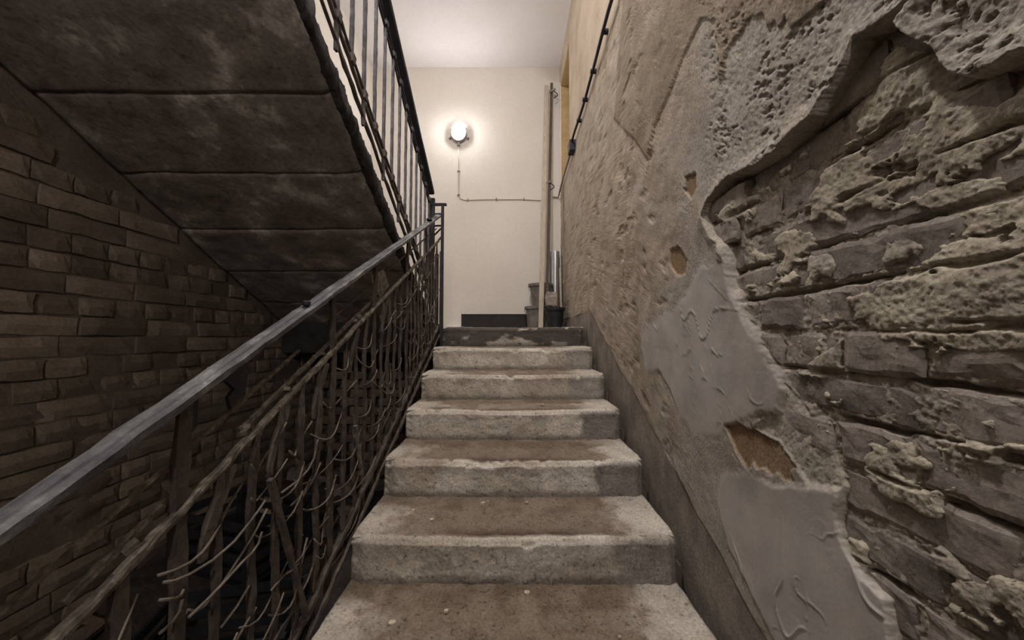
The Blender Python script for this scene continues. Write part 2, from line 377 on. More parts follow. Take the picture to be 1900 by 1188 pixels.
def wall_layers(Y, Z):
    """offset of the surface towards the stairs and its colour"""
    wy = Y + .008 * fbm(Y * 22, Z * 22, 11, 5, .6); wz = Z + .008 * fbm(Y * 22, Z * 22, 12, 5, .6)
    grain = fbm(Y * 130, Z * 130, 21, 3); mid = fbm(Y * 34, Z * 34, 22, 5, .6); low = fbm(Y * 6, Z * 6, 23, 4)
    sd_main = poly_sd(wy, wz, P_MAIN); sd_slab = poly_sd(wy, wz, P_SLAB)
    sd_pl = np.maximum(sd_main, sd_slab)
    iy = wy + .010 * fbm(Y * 45, Z * 45, 13, 3); iz = wz + .010 * fbm(Y * 45, Z * 45, 14, 3)
    sd_is = np.full(Y.shape, -1.0)
    for p in ISLES: sd_is = np.maximum(sd_is, poly_sd(iy, iz, p) + .002)
    # exposed brickwork: eroded mortar, joints, smears
    cz = ((Z - ZJ) / COURSE); dj = np.abs(cz - np.round(cz)) * COURSE
    up_right = sstep(.02, .22, Z) * sstep(.78, .55, Y)
    smear = fbm(Y * 9, Z * 15, 31, 6, .55) + .34 * up_right - .10 + .22 * sstep(.7, .45, Y) * sstep(-.15, .1, Z)
    hb = -brick_depth(Y, Z) - .0045 + .0035 * mid + .0030 * grain
    hb = hb - .018 * sstep(.009, .003, dj) * sstep(.02, .3, fbm(Y * 9, Z * 30, 33, 4))
    lump = np.maximum(sstep(.02, .07, smear), sstep(-.002, .004, sd_is))
    film = -brick_depth(Y, Z) + .0055 + .006 * np.maximum(smear, 0) + .0022 * mid + .0020 * grain + .0035 * fbm(Y * 11, Z * 19, 34, 3) + .004 * sstep(0, .02, sd_is)
    film = film + .0030 * up_right * fbm(Y * 24, Z * 30, 35, 4, .6) - .013 * sstep(.011, .003, dj + .004 * mid) * sstep(-.12, .15, fbm(Y * 8, Z * 30, 36, 4))
    hb = hb * (1 - lump) + lump * film
    # shadow gap in the hollow just behind the broken plaster edge
    hb = hb - .022 * sstep(-.05, -.004, np.maximum(sd_main, sd_slab)) * sstep(.05, .2, Z)
    # plaster sheet
    gritty = sstep(1.22, 1.02, Y) * sstep(-.05, .12, Z)
    pit = sstep(.16, .42, fbm(Y * 60, Z * 85, 41, 3, .6)) * sstep(.30, .65, vnoise(Y * 14, Z * 14, 42))
    hp = .006 * low + .0022 * mid * (.5 + .5 * gritty) + .0014 * grain * (.5 + gritty) - .0045 * pit * (.3 + gritty)
    far = sstep(1.25, 1.6, Y)
    hp = hp + far * (.006 * fbm(Y * 7, Z * 9, 43, 5, .6) - .006 * sstep(.3, .5, fbm(Y * 9, Z * 14, 44, 4)))
    hp = hp + .010 * sstep(.05, .0, sd_pl) * sstep(.0, .2, Z)                 # lifted rim
    sm1 = poly_sd(wy, wz, P_SMOOTH); sm2 = poly_sd(wy, wz, P_SMOOTH2)
    sd_sm = np.maximum(sm1, sm2); smooth = sstep(-.012, .008, sd_sm + .006 * mid); smooth_c = sstep(-.022, .014, sd_sm + .02 * mid)
    rdg = np.abs(fbm(Y * 6.5, Z * 4.5, 51, 2)); rdg2 = np.abs(fbm(Y * 13, Z * 10, 52, 2))
    ridges = sstep(.028, .0, rdg) * sstep(.35, .6, vnoise(Y * 9, Z * 9, 53)) + .7 * sstep(.03, .0, rdg2) * sstep(.5, .7, vnoise(Y * 12, Z * 12, 54))
    trowel = .0025 * fbm(Y * 7, Z * 3, 55, 3)
    hp = hp * (1 - .85 * smooth) + smooth * (.003 + trowel + .0035 * ridges)
    cream = sstep(-.003, .004, poly_sd(wy, wz, P_CREAM)) * (1 - smooth)
    hp = hp - cream * (.006 + .006 * np.abs(fbm(Y * 8 + Z * 5, Z * 13 + Y * 11, 61, 5, .6)))
    och = np.zeros_like(Y)
    for p in OCHRES: och = np.maximum(och, sstep(-.0012, .0018, poly_sd(wy, wz, p)))
    hp = hp * (1 - och) + och * (-.006 + .001 * mid)
    brn = sstep(-.002, .003, poly_sd(wy, wz, P_BROWN))
    hp = hp + brn * .006
    soft = sstep(.17, .08, Z) * sstep(-.26, -.14, Z)
    ew = .0035 + .020 * soft
    pl = sstep(-ew, ew, sd_pl + .012 * soft * mid)
    h = hb * (1 - pl) + hp * pl
    # cement skirting band above the steps
    zb = np.where(Y < Y0 + 5 * TREAD, nose(Y) + .15, ZL + .12) + .016 * fbm(Y * 8, Z * 8, 71, 4)
    band = sstep(.006, -.006, Z - zb)
    h = h * (1 - band) + band * (-.004 + .0025 * low + .0012 * mid)
    # colours
    def C(c): return np.array(c)[None, None, :]
    def mix(a, b, t): return a * (1 - t[..., None]) + b * t[..., None]
    n1 = sstep(-.35, .35, fbm(Y * 5, Z * 5, 81, 5)); n2 = sstep(-.3, .3, fbm(Y * 16, Z * 10, 82, 5))
    col = mix(C((.40, .365, .315)), C((.34, .295, .245)), n1)                     # grey sandy plaster
    farc = mix(C((.40, .335, .265)), C((.33, .27, .205)), n2)
    col = mix(col, farc, sstep(1.05, 1.7, Y) * (.55 + .45 * n1))
    col = mix(col, C((.42, .385, .33)), gritty * .7)
    col = mix(col, mix(C((.47, .44, .41)), C((.42, .385, .35)), n1), smooth_c)
    col = mix(col, C((.49, .445, .365)), cream * .85)
    col = mix(col, mix(C((.27, .18, .105)), C((.31, .22, .14)), n2), och)
    col = mix(col, mix(C((.30, .245, .185)), C((.235, .19, .14)), n1), brn * .9)
    mort = mix(C((.36, .315, .245)), C((.44, .395, .31)), n2)
    mort = mix(mort, C((.26, .23, .205)), sstep(0, .3, -smear) * .5)
    col = mix(mort, col, pl)
    col = mix(col, mix(C((.20, .172, .148)), C((.26, .225, .19)), n2), band)
    grainy = 1 - .8 * smooth * pl * (1 - band)
    return h, np.concatenate([col, grainy[..., None]], -1), sd_pl

cols = list(np.arange(86, 1010, 2.0)) + list(np.geomspace(1010, 3000, 60))
Yc = np.array([XR * F_PX / s for s in cols] + list(np.linspace(.10, YF, 40)))
qn = 620
qq = np.linspace(0, 1, qn)
g = np.maximum(Yc, .36)
zlo = np.where(Yc < 2.98, np.minimum(nose(Yc) - .12, nose(Yc) - .12), ZL - .1)
zlo = np.maximum(zlo, ZF)
z_a = np.maximum(zlo, -1.0 * g - .02); z_b = np.minimum(1.03 * g, zt)
Zg = np.empty((qn, len(Yc))); Yg = np.repeat(Yc[None, :], qn, 0)
n_lo, n_hi = 10, 16
core = qn - n_lo - n_hi
for j in range(len(Yc)):
    lo = np.linspace(min(ZF, z_a[j] - .02) if z_a[j] > zlo[j] + .01 else z_a[j] - .1, z_a[j], n_lo, endpoint=False)
    hi = np.linspace(z_b[j], zt + .001, n_hi + 1)[1:] if z_b[j] < zt - .01 else z_b[j] + np.linspace(0, .001, n_hi + 1)[1:]
    Zg[:, j] = np.concatenate([lo, np.linspace(z_a[j], z_b[j], core), hi])
Hg, Cg, _ = wall_layers(Yg, Zg)
Hg = Hg * sstep(0, .012, zt - Zg) if True else Hg
wright = link('wall_right', grid_mesh('wall_right', XR - Hg, Yg, Zg, M['rough'], Cg, flip=True))
tag(wright, 'crumbling right wall of flaking plaster over exposed brick beside the steps', kind='structure')

def brick_mesh(name, ly, lz, depth, mat, seed, nyy=8, nzz=4, rough=.003, rnd_edge=.007):
    """front face at x = 0 looking to -x, body towards +x, centred in y and z"""
    ys = np.linspace(-1, 1, nyy + 1) * ly / 2; zs = np.linspace(-1, 1, nzz + 1) * lz / 2
    vs, fs = [], []
    for k, z in enumerate(zs):
        for j, y in enumerate(ys):
            e = min(ly / 2 - abs(y), lz / 2 - abs(z))
            x = rnd_edge * 0.8 * max(0, 1 - e / rnd_edge) + rough * float(fbm(np.array(y * 22), np.array(z * 22), seed, 3))
            yy = y + .0035 * float(fbm(np.array(y * 30), np.array(z * 30), seed + 5, 2)) * 2; zz = z + .003 * float(fbm(np.array(y * 30), np.array(z * 30), seed + 9, 2)) * 2
            vs.append((x, yy, zz))
    n = nyy + 1
    for k in range(nzz):
        for j in range(nyy):
            a = k * n + j; fs.append((a, a + n, a + n + 1, a + 1))
    ring = [j for j in range(n)] + [k * n + nyy for k in range(1, nzz + 1)] + [nzz * n + j for j in range(nyy - 1, -1, -1)] + [k * n for k in range(nzz - 1, 0, -1)]
    b = len(vs)
    for i in ring: vs.append((depth, vs[i][1], vs[i][2]))
    for i in range(len(ring)):
        i2 = (i + 1) % len(ring); fs.append((ring[i], ring[i2], b + i2, b + i))
    fs.append(tuple(range(b, b + len(ring))))
    return mesh_from(name, vs, fs, mat, False)

rng = random.Random(4)
HEAD, STR = 0.140, 0.285
def courses(y0, y1, z0, z1, zj, offs):
    out = []; k = math.floor((z0 - zj) / COURSE)
    while zj + k * COURSE < z1:
        zc = zj + (k + .5) * COURSE; L = HEAD if k % 2 else STR
        if (k // 2) % 3 == 2: L = STR if k % 2 else HEAD
        y = y0 - offs - rng.random() * L
        while y < y1:
            l = L * rng.uniform(.95, 1.05)
            out.append((y + l / 2, zc, l)); y += l
        k += 1
    return out
RB = {L: [brick_mesh('brick', L - .012, COURSE - .013, .05, M['brick'], 100 + i * 7 + int(L * 100), 22 if L > .2 else 12, 8, .0055, .0045) for i in range(5)] for L in (HEAD, STR)}
cand = courses(.05, 1.25, -.75, .62, ZJ, 0)
cy = np.array([c[0] for c in cand])[:, None]; czz = np.array([c[1] for c in cand])[:, None]
best = np.full((len(cand), 1), 9.0)
for fy in (-.45, 0, .45):
    for fz in (-.35, .35):
        best = np.minimum(best, wall_layers(cy + fy * np.array([c[2] for c in cand])[:, None], czz + fz * COURSE)[2])
for c, d in zip(cand, best[:, 0]):
    if d < 0 and c[0] > .08:
        L = HEAD if c[2] < .2 else STR
        b = link('brick', RB[L][rng.randrange(5)], wright, (XR + float(brick_depth(np.array(c[0]), np.array(c[1]))) + rng.uniform(-.003, .004), c[0], c[1]),
                 (rng.uniform(-.012, .012), rng.uniform(-.02, .02), rng.uniform(-.015, .015)))
        b.scale = (1, c[2] / L, 1)

# ---- left wall: sooty bricks under the upper flight
gy2, gz2 = np.meshgrid(np.linspace(YF, YB, 260), np.linspace(ZF, 1.0, 120))
top = np.minimum(soff(gy2) + .1, 2.6)
tt = (gz2 - ZF) / (1.0 - ZF)
gz2 = ZF + tt * (np.maximum(top, ZL + .02) - ZF)
hl = .004 * fbm(gy2 * 18, gz2 * 18, 5, 4) + .016 * sstep(.44, .6, fbm(gy2 * 3.2, gz2 * 5, 6, 4))
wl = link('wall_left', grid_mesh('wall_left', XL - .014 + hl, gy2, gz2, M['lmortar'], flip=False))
tag(wl, 'sooty brick left wall under the upper flight of stairs', kind='structure')
wlu = MB()
ys = np.linspace(YF, YB + .1, 30)
for a, b in zip(ys[:-1], ys[1:]):
    za, zb_ = max(soff(a) + .09, ZL), max(soff(b) + .09, ZL)
    wlu.add([(XL, a, za), (XL, b, zb_), (XL, b, ZC), (XL, a, ZC), (XL - .1, a, za), (XL - .1, b, zb_), (XL - .1, b, ZC), (XL - .1, a, ZC)],
            [(0, 3, 2, 1), (4, 5, 6, 7), (0, 1, 5, 4), (3, 7, 6, 2)])
tag(wlu.build('wall_left_upper', M['cream']), 'cream painted left wall above the upper flight', kind='structure')
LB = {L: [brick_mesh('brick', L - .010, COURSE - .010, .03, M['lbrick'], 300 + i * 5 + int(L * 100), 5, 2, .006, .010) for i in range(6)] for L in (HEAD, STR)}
cand = [c for c in courses(.35, YB, ZF, 2.2, -1.47, 0) if c[1] + .04 < soff(c[0] + c[2] / 2) + .02 and c[0] + c[2] / 2 < YB]
cand.sort(key=lambda c: (abs(c[0] - 1.7) if c[0] < 1.7 else (c[0] - 1.7) * .9) + (0 if c[0] > 1.05 and abs(c[1]) < c[0] * .95 else 4))
rest = []
for i, c in enumerate(cand):
    L = HEAD if c[2] < .2 else STR
    if rng.random() < .03: continue
    me = LB[L][rng.randrange(6)]
    px = rng.uniform(-.008, .006); rot = (rng.uniform(-.012, .012), rng.uniform(-.02, .02), math.pi + rng.uniform(-.015, .015))
    if i < 300:
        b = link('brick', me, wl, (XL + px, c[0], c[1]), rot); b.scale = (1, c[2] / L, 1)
    else:
        rest.append((me, Matrix.Translation((XL + px, c[0], c[1])) @ Matrix.Rotation(math.pi, 4, 'Z') @ Matrix.Diagonal((1, c[2] / L, 1, 1))))
if rest:
    mb = MB()
    for me, m4 in rest:
        mb.add([m4 @ v.co for v in me.vertices], [tuple(p.vertices) for p in me.polygons])
    tag(mb.build('bricks', M['lbrick'], wl), kind='stuff')

# ---- honeycomb brick partition under the landing
hc = MB().box(XL, SX0 - .01, 3.62, 3.66, ZF, ZL - .2).build('wall_partition', M['lmortar'])
tag(hc, 'brick partition with open gaps under the landing, seen through the railing', kind='structure')
HB = [brick_mesh('brick', .125, COURSE - .012, .10, M['lbrick'], 500 + i, 3, 2, .005, .008) for i in range(4)]
k = 0; z = ZF + .04
while z < ZL - .24:
    x = XL + (.09 if k % 2 else .0)
    while x < SX0 - .07:
        link('brick', HB[rng.randrange(4)], hc, (x + .07, 3.5 + rng.uniform(-.006, .006), z), (0, 0, math.pi / 2 + rng.uniform(-.03, .03)))
        x += .175
    z += COURSE; k += 1

# ================================================================== LOWER FLIGHT
stair = empty('staircase', (0, Y0, ZF))
tag(stair, 'straight flight of worn stone steps rising to the landing', kind='structure')
def make_step(k):
    yk, zk = Y0 + k * TREAD, Z0 + k * RISE
    nxs = 150 if k >= -1 else 50
    xs = np.linspace(SX0, SX1, nxs)
    # profile: s along tread from back to front, round nosing, riser down
    prof = []
    nt, nr = (56, 36) if k >= -1 else (16, 10)
    R = .020
    for t in np.linspace(TREAD + .03, R, nt): prof.append((t, 0.0, 0))
    for a in np.linspace(0, 1, 7)[1:-1]:
        an = a * math.pi / 2; prof.append((R - R * math.sin(an), -R + R * math.cos(an), 1))
    for t in np.linspace(R, RISE + .03, nr): prof.append((.003 * sstep(R, .06, t), -t, 2))
    P = np.array(prof, float)
    n = len(P)
    X = np.repeat(xs[None, :], n, 0); T = np.repeat(P[:, :1], nxs, 1); Zr = np.repeat(P[:, 1:2], nxs, 1); ty = np.repeat(P[:, 2:3], nxs, 1)
    s = np.cumsum(np.r_[0, np.hypot(np.diff(P[:, 0]), np.diff(P[:, 1]))])
    S = np.repeat(s[:, None], nxs, 1)
    sd = 900 + 11 * (k + 6)
    hollow = {0: 1.0, 1: .8, 2: .4, -1: .9}.get(k, .25)
    cx = .03 * math.sin(k * 2.1)
    wig = .02 * fbm(X * 9, S * 0 + k, sd, 3)
    nearlip = .030 + .006 * fbm(X * 14, X * 0 + k, sd + 1, 3)
    hx = np.exp(-np.abs((X - cx - .02) / .27) ** 4)
    hol = hx * sstep(nearlip, nearlip + .012, T) * sstep(.30, .12, T) * (ty == 0)
    dz = -.016 * hollow * hol
    # general wear: nosing dips in the middle
    dip = np.exp(-((X - cx) / .35) ** 2) * np.exp(-np.maximum(T, 0) / .12)
    dz = dz - .010 * dip * (ty < 2) - .010 * dip * (ty == 2) * sstep(.05, .0, -Zr)
    rough = fbm(X * 26, S * 26, sd + 2, 4, .6); fine = fbm(X * 90, S * 90, sd + 3, 3)
    low = fbm(X * 5, S * 5, sd + 4, 3)
    edge = np.exp(-((S - (TREAD + .02)) / .03) ** 2)
    chip = sstep(.25, .6, fbm(X * 17, S * 9, sd + 5, 3)) * edge
    dz = dz + (ty == 0) * (.0040 * rough + .0016 * fine + .005 * low) - .016 * chip + edge * .005 * fbm(X * 10, S * 0 + k, sd + 12, 4)
    dy = (ty == 2) * (-.0038 * rough - .0014 * fine - .005 * low) + .014 * chip - (ty == 2) * .006 + edge * .006 * fbm(X * 11, S * 0 + k, sd + 13, 4)
    # rounded, broken ends
    endl = sstep(.06, 0, X - SX0); endr = sstep(.03, 0, SX1 - X)
    bite = (endl * (1 + .8 * rough) + endr * .8)
    dy = dy + .022 * np.clip(bite, 0, 2) * (ty > 0); dz = dz - .012 * np.clip(bite, 0, 2) * edge
    # colour of the stone itself: pale limewash on risers, trodden dirt on treads, cement repairs
    def C(c): return np.array(c)[None, None, :]
    def mix(a, b, t): return a * (1 - t[..., None]) + b * t[..., None]
    n1 = sstep(-.3, .35, fbm(X * 7, S * 7, sd + 6, 5)); n2 = sstep(-.25, .3, fbm(X * 15, S * 12, sd + 7, 5))
    col = mix(C((.60, .555, .48)), C((.47, .42, .35)), n1)
    stain = sstep(-.15, .35, fbm(X * 4, S * 6, sd + 8, 4) + .5 * sstep(-.25, -.5, X))
    col = mix(col, C((.27, .215, .155)), stain * .38 * (ty > 0))
    tread = (ty == 0) * 1.0
    dirt = tread * np.clip(sstep(.52, .30, np.abs(X - .0) + .10 * rough) * (.55 + .6 * n2) + sstep(.18, .30, T) * .75, 0, 1) * sstep(.008, .03, T + .01 * rough)
    dirt = np.clip(dirt + (.3 if k <= 1 else .15) * tread, 0, 1)
    dirt = dirt * (1 - .62 * sstep(.36, .46, X + .05 * rough))
    col = mix(col, mix(C((.165, .125, .09)), C((.225, .18, .135)), n2), dirt)
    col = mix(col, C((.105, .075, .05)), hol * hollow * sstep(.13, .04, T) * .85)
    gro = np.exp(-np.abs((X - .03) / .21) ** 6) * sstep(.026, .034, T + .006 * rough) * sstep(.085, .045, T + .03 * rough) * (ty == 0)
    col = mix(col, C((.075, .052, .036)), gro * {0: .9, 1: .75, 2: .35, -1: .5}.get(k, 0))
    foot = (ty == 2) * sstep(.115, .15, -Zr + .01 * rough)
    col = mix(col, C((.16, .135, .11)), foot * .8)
    rep = sstep(-.012, .012, X - (.36 + .02 * math.sin(k * 3.3)) + .03 * rough) * sstep(.004, .02, -Zr + .006 * low) * (ty > 0)
    col = mix(col, mix(C((.20, .178, .165)), C((.26, .235, .215)), n1), rep * (.9 if k < 3 else .55))
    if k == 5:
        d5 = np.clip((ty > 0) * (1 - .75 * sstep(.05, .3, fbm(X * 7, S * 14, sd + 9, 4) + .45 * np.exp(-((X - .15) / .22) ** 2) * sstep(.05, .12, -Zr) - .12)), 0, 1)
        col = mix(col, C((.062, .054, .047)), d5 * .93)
    Yw = T + dy; Zw = Zr + dz
    # close the block
    corner = np.array([(TREAD + .03, -RISE - .05)])
    Yw = np.concatenate([Yw, np.full((1, nxs), RISE * 0 + .03), np.full((1, nxs), TREAD + .03), Yw[:1]])
    Zw = np.concatenate([Zw, np.full((1, nxs), -RISE - .06), np.full((1, nxs), -.13), Zw[:1]])
    Xw = np.repeat(xs[None, :], len(Yw), 0)
    col = np.concatenate([col, col[-1:], col[-1:], col[:1]])
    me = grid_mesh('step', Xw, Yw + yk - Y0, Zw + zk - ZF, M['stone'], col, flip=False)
    # end caps
    m = len(Yw) - 1
    import bmesh
    bm = bmesh.new(); bm.from_mesh(me); bm.verts.ensure_lookup_table()
    for cidx, rev in ((0, False), (nxs - 1, True)):
        vs = [bm.verts[i * nxs + cidx] for i in range(m)]
        try: bm.faces.new(vs if not rev else vs[::-1])
        except ValueError: pass
    bm.to_mesh(me); bm.free()
    o = link('step', me, stair)
    return o
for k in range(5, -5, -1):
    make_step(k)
# rough masonry under the steps
mb = MB()
for k in range(-5, 6):
    yk, zk = Y0 + k * TREAD, Z0 + k * RISE
    mb.box(SX0 + .02, SX1 + .03, yk + .04, yk + TREAD + .04, max(zk - .45, ZF) - Z0 * 0, zk - .12)
base = mb.build('stair_body', M['lmortar'], stair)
base.matrix_parent_inverse = Matrix.Translation((0, -Y0, -ZF))

# ================================================================== UPPER FLIGHT (seen from below)
ustair = empty('staircase', (0, 3.0, ZL))
tag(ustair, 'upper flight of stone steps seen from below, with sooty jointed underside', kind='structure')
UX0, UX1 = XL, -0.655
UT = 0.320; UR = UT * USL
seams = [1.985 + UT * i for i in range(-10, 4)]
rnu = random.Random(9)
def upper_step(y0, y1, i):
    nxx, nyy = 60, 24
    xs = np.linspace(UX0, UX1, nxx); ys = np.linspace(y0 + .0015, y1 - .0015, nyy)
    Xg, Yg_ = np.meshgrid(xs, ys)
    e = np.minimum(Yg_ - ys[0], ys[-1] - Yg_)
    h = soff(Yg_) + rnu.uniform(-.004, .004) + .008 * fbm(Xg * 5, Yg_ * 5, 600, 4) + .004 * fbm(Xg * 20, Yg_ * 20, 640, 3, .6) + .004 * sstep(.010, 0, e)
    h = h + .02 * sstep(UX1 - .03 + .01 * fbm(Yg_ * 12, Xg * 0, 77 + i, 3), UX1, Xg)
    verts = np.stack([Xg, Yg_, h], -1).reshape(-1, 3).tolist(); n = nxx
    fs = []
    for r in range(nyy - 1):
        for c in range(nxx - 1):
            a = r * n + c; fs.append((a, a + n, a + n + 1, a + 1))
    zt0, zt1 = soff(y0) + .165, soff(y0) + .165
    b = len(verts); verts += [(UX0, y0 + .004, zt0), (UX1 - .16, y0 + .004, zt0), (UX1 - .16, y1 - .004, zt0), (UX0, y1 - .004, zt0)]
    f0 = [j for j in range(nxx)]; f1 = [(nyy - 1) * n + j for j in range(nxx)]
    l0 = [r * n for r in range(nyy)]; r0 = [r * n + nxx - 1 for r in range(nyy)]
    fs += [tuple(f0 + [b + 1, b]), tuple(f1[::-1] + [b + 3, b + 2]), tuple(l0[::-1] + [b, b + 3]), tuple(r0 + [b + 2, b + 1]), (b, b + 1, b + 2, b + 3)]
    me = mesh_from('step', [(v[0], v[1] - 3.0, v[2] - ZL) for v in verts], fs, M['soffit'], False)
    for p in me.polygons: p.use_smooth = len(p.vertices) == 4 and p.index < (nyy - 1) * (nxx - 1)
    link('step', me, ustair)
for i in range(len(seams) - 1):
    upper_step(seams[i], seams[i + 1], i)
# ragged tarred edge running along the ends of the upper steps
ny_ = 900
yy = np.linspace(-1.25, 2.95, ny_)
prof = [(-.02, .01), (.004, .0), (.016, .018), (.016, .05), (.008, .09), (-.02, .105)]
Xs = np.zeros((len(prof), ny_)); Ys = np.zeros_like(Xs); Zs = np.zeros_like(Xs)
for j, (px_, pz_) in enumerate(prof):
    r1 = fbm(yy * 26, yy * 0 + j * 1.3, 701, 4, .7); r2 = fbm(yy * 22, yy * 0 + j * 1.3 + 9, 702, 4, .7)
    Xs[j] = UX1 + px_ + .014 * r1; Ys[j] = yy - 3.0; Zs[j] = soff(yy) + pz_ + .03 * r2 * (1 if j > 1 else .4) - ZL
link('stair_edge', grid_mesh('stair_edge', Xs, Ys, Zs, M['edge'], flip=True), ustair)
ul = MB().box(XL, -.45, YF, -1.0, 2.30, 2.48).build('floor_upper_landing', M['floor'])
tag(ul, 'upper landing slab behind the viewer', kind='structure')

# ================================================================== RAILINGS
rr = random.Random(21)
RX = -0.585
def hr(y): return 0.982 + (y - 2.99) * 0.4695
rail = empty('stair_railing', (RX, Y0, nose(Y0)))
tag(rail, 'rusty iron railing with worn grey handrail along the lower flight', 'railing')
def R_(mb, name, mat, smooth=False):
    o = mb.build(name, mat, rail, smooth); o.matrix_parent_inverse = Matrix.Translation(-rail.location); return o
def slope_path(f, y0, y1, n, x, jit=.0, off=0.0):
    return [(x + rr.uniform(-jit, jit), y, f(y) + off + rr.uniform(-jit, jit)) for y in np.linspace(y0, y1, n)]
# handrail: flat rounded bar
sec = [(-.021, -.008), (-.014, -.012), (.014, -.012), (.021, -.008), (.022, .004), (.014, .009), (.004, .0075), (-.004, .0105), (-.014, .010), (-.022, .005)]
R_(MB().sweep(slope_path(hr, -1.1, 2.99, 120, RX, .0014), sec, jit=.0010, rnd=rr), 'handrail', M['rail'], False)
# knob on the handrail
m4 = Matrix.Translation((RX + .004, on_x(566, 560, RX)[0], hr(on_x(566, 560, RX)[0]) + .016))
R_(MB().lathe([(.006, -.004), (.012, .0), (.012, .008), (.005, .012)], 8, m4), 'bolt_head', M['black'])
R_(MB().lathe([(.012, -.004), (.022, .0), (.02, .012), (.008, .018)], 8, Matrix.Translation((RX, 2.63, hr(2.63) + .015))), 'bolt_head', M['black'])
# thin rod and the paint-flaked double bar
R_(MB().sweep(slope_path(hr, -1.1, 1.06, 40, RX - .012, .001, -.112), [(-.0035, -.003), (.0035, -.003), (.0035, .003), (-.0035, .003)], jit=.0005, rnd=rr), 'rod', M['dustbar'])
R_(MB().sweep(slope_path(hr, 1.2, 2.95, 30, RX - .012, .001, -.10), [(-.0035, -.003), (.0035, -.003), (.0035, .003), (-.0035, .003)], jit=.0005, rnd=rr), 'rod', M['iron'])
R_(MB().sweep(slope_path(hr, -1.1, 2.97, 170, RX + .002, .0018, -.200), [(-.006, -.007), (.006, -.007), (.0075, .0), (.006, .007), (-.006, .007), (-.0075, 0)], jit=.0011, rnd=rr), 'cross_bar', M['dustbar'])
R_(MB().sweep(slope_path(hr, .52, .66, 14, RX - .014, .001, -.176), [(-.004, -.005), (.004, -.005), (.004, .005), (-.004, .005)], jit=.001, rnd=rr), 'cross_bar', M['dustbar'])
R_(MB().sweep(slope_path(hr, .84, 1.75, 60, RX - .014, .001, -.176), [(-.004, -.005), (.004, -.005), (.004, .005), (-.004, .005)], jit=.001, rnd=rr), 'cross_bar', M['dustbar'])
# flakes caught between the two bars
for y in (.60, .845, .86, 1.0, 1.18, 1.24, 1.42, 1.46):
    m4 = Matrix.Translation((RX - .006, y, hr(y) - .183)) @ Matrix.Rotation(rr.uniform(-.5, .9), 4, 'X') @ Matrix.Rotation(rr.uniform(-.5, .5), 4, 'Z')
    R_(MB().obox(m4, .014, rr.uniform(.012, .03), .010), 'flake', M['dustbar'])
# bottom bars beside the step ends
R_(MB().sweep(slope_path(nose, -.6, 2.95, 110, RX + .008, .0025, .015), [(-.009, -.008), (.009, -.008), (.009, .008), (-.009, .008)], jit=.0022, rnd=rr), 'bottom_bar', M['iron'])
R_(MB().sweep(slope_path(nose, -.6, 2.95, 110, RX + .016, .0025, -.055), [(-.006, -.007), (.006, -.007), (.006, .007), (-.006, .007)], jit=.0022, rnd=rr), 'bottom_bar', M['iron'])
# uprights
posts = [-.4, .20, .68, 1.235, 1.60, 2.10, 2.55]
yv = -.42; ups = []
while yv < 2.95:
    ups.append(yv); yv += .092 + rr.uniform(-.010, .010)
for y in ups:
    pst = min(posts, key=lambda p: abs(p - y)); full = abs(pst - y) < .046
    if full: y = pst
    top = hr(y) - (.012 if full else .20)
    w = .028 if full else rr.uniform(.014, .026)
    n = 26
    path = [(RX + (0 if full else .003) + .003 * math.sin(i * .5 + y * 9), y + .004 * math.sin(i * .45 + y * 31) * (0 if full else 1), nose(y) - .10 + (top - nose(y) + .10) * i / n) for i in range(n + 1)]
    R_(MB().sweep(path, [(-w / 2, -.005), (w / 2, -.005), (w / 2, .005), (-w / 2, .005)], up=(1, 0, 0), jit=.0022, rnd=rr), 'post' if full else 'baluster', M['black'] if False else M['iron'])
# scrolled brackets under the double bar
for y in (.30, .52, .79, .98, 1.18, 1.42, 1.75):
    pts = []
    for t in np.linspace(0, 1, 12):
        pts.append((RX + .002, y - .06 * math.sin(t * math.pi * .5) ** 1.5 + .05 * t * t * 0, hr(y) - .21 - .16 * t - (.04 * (1 - t) * 0)))
    sc = [1.4 - .5 * t for t in np.linspace(0, 1, 12)]
    R_(MB().sweep(pts, [(-.010, -.005), (.010, -.005), (.010, .005), (-.010, .005)], up=(1, 0, 0), scale=sc, jit=.0012, rnd=rr), 'bracket', M['iron'])
# torn black plate under the handrail
def plate(name, pts, t=.004, x=RX - .004, mat=M['black']):
    n = len(pts); vs = [(x - t, y, z) for y, z in pts] + [(x + t, y, z) for y, z in pts]
    fs = [tuple(range(n)), tuple(reversed(range(n, 2 * n)))] + [(i, (i + 1) % n, n + (i + 1) % n, n + i) for i in range(n)]
    mb = MB(); mb.add(vs, fs); R_(mb, name, mat)
plate('torn_plate', [on_x(u, v, RX) for u, v in [(402, 714), (462, 660), (460, 700), (452, 730), (430, 760), (424, 738), (436, 722), (420, 708)]])
plate('torn_plate', [on_x(u, v, RX) for u, v in [(336, 752), (370, 724), (366, 790), (352, 812), (338, 800)]])
plate('torn_plate', [on_x(u, v, RX) for u, v in [(690, 512), (712, 500), (722, 530), (706, 552), (694, 540)]], mat=M['dustbar'])
# V brace near the foot
V0, V1 = on_x(500, 890, RX + .01), on_x(566, 1150, RX + .01)
R_(MB().bar((RX + .012, *V0), (RX + .014, *V1), .012, .014, 14, .0015, rr, up=(1, 0, 0)), 'brace', M['iron'])
V0, V1 = on_x(658, 790, RX + .01), on_x(668, 880, RX + .01)
R_(MB().bar((RX + .012, *V0), (RX + .014, *V1), .012, .014, 14, .0015, rr, up=(1, 0, 0)), 'brace', M['dustbar'])
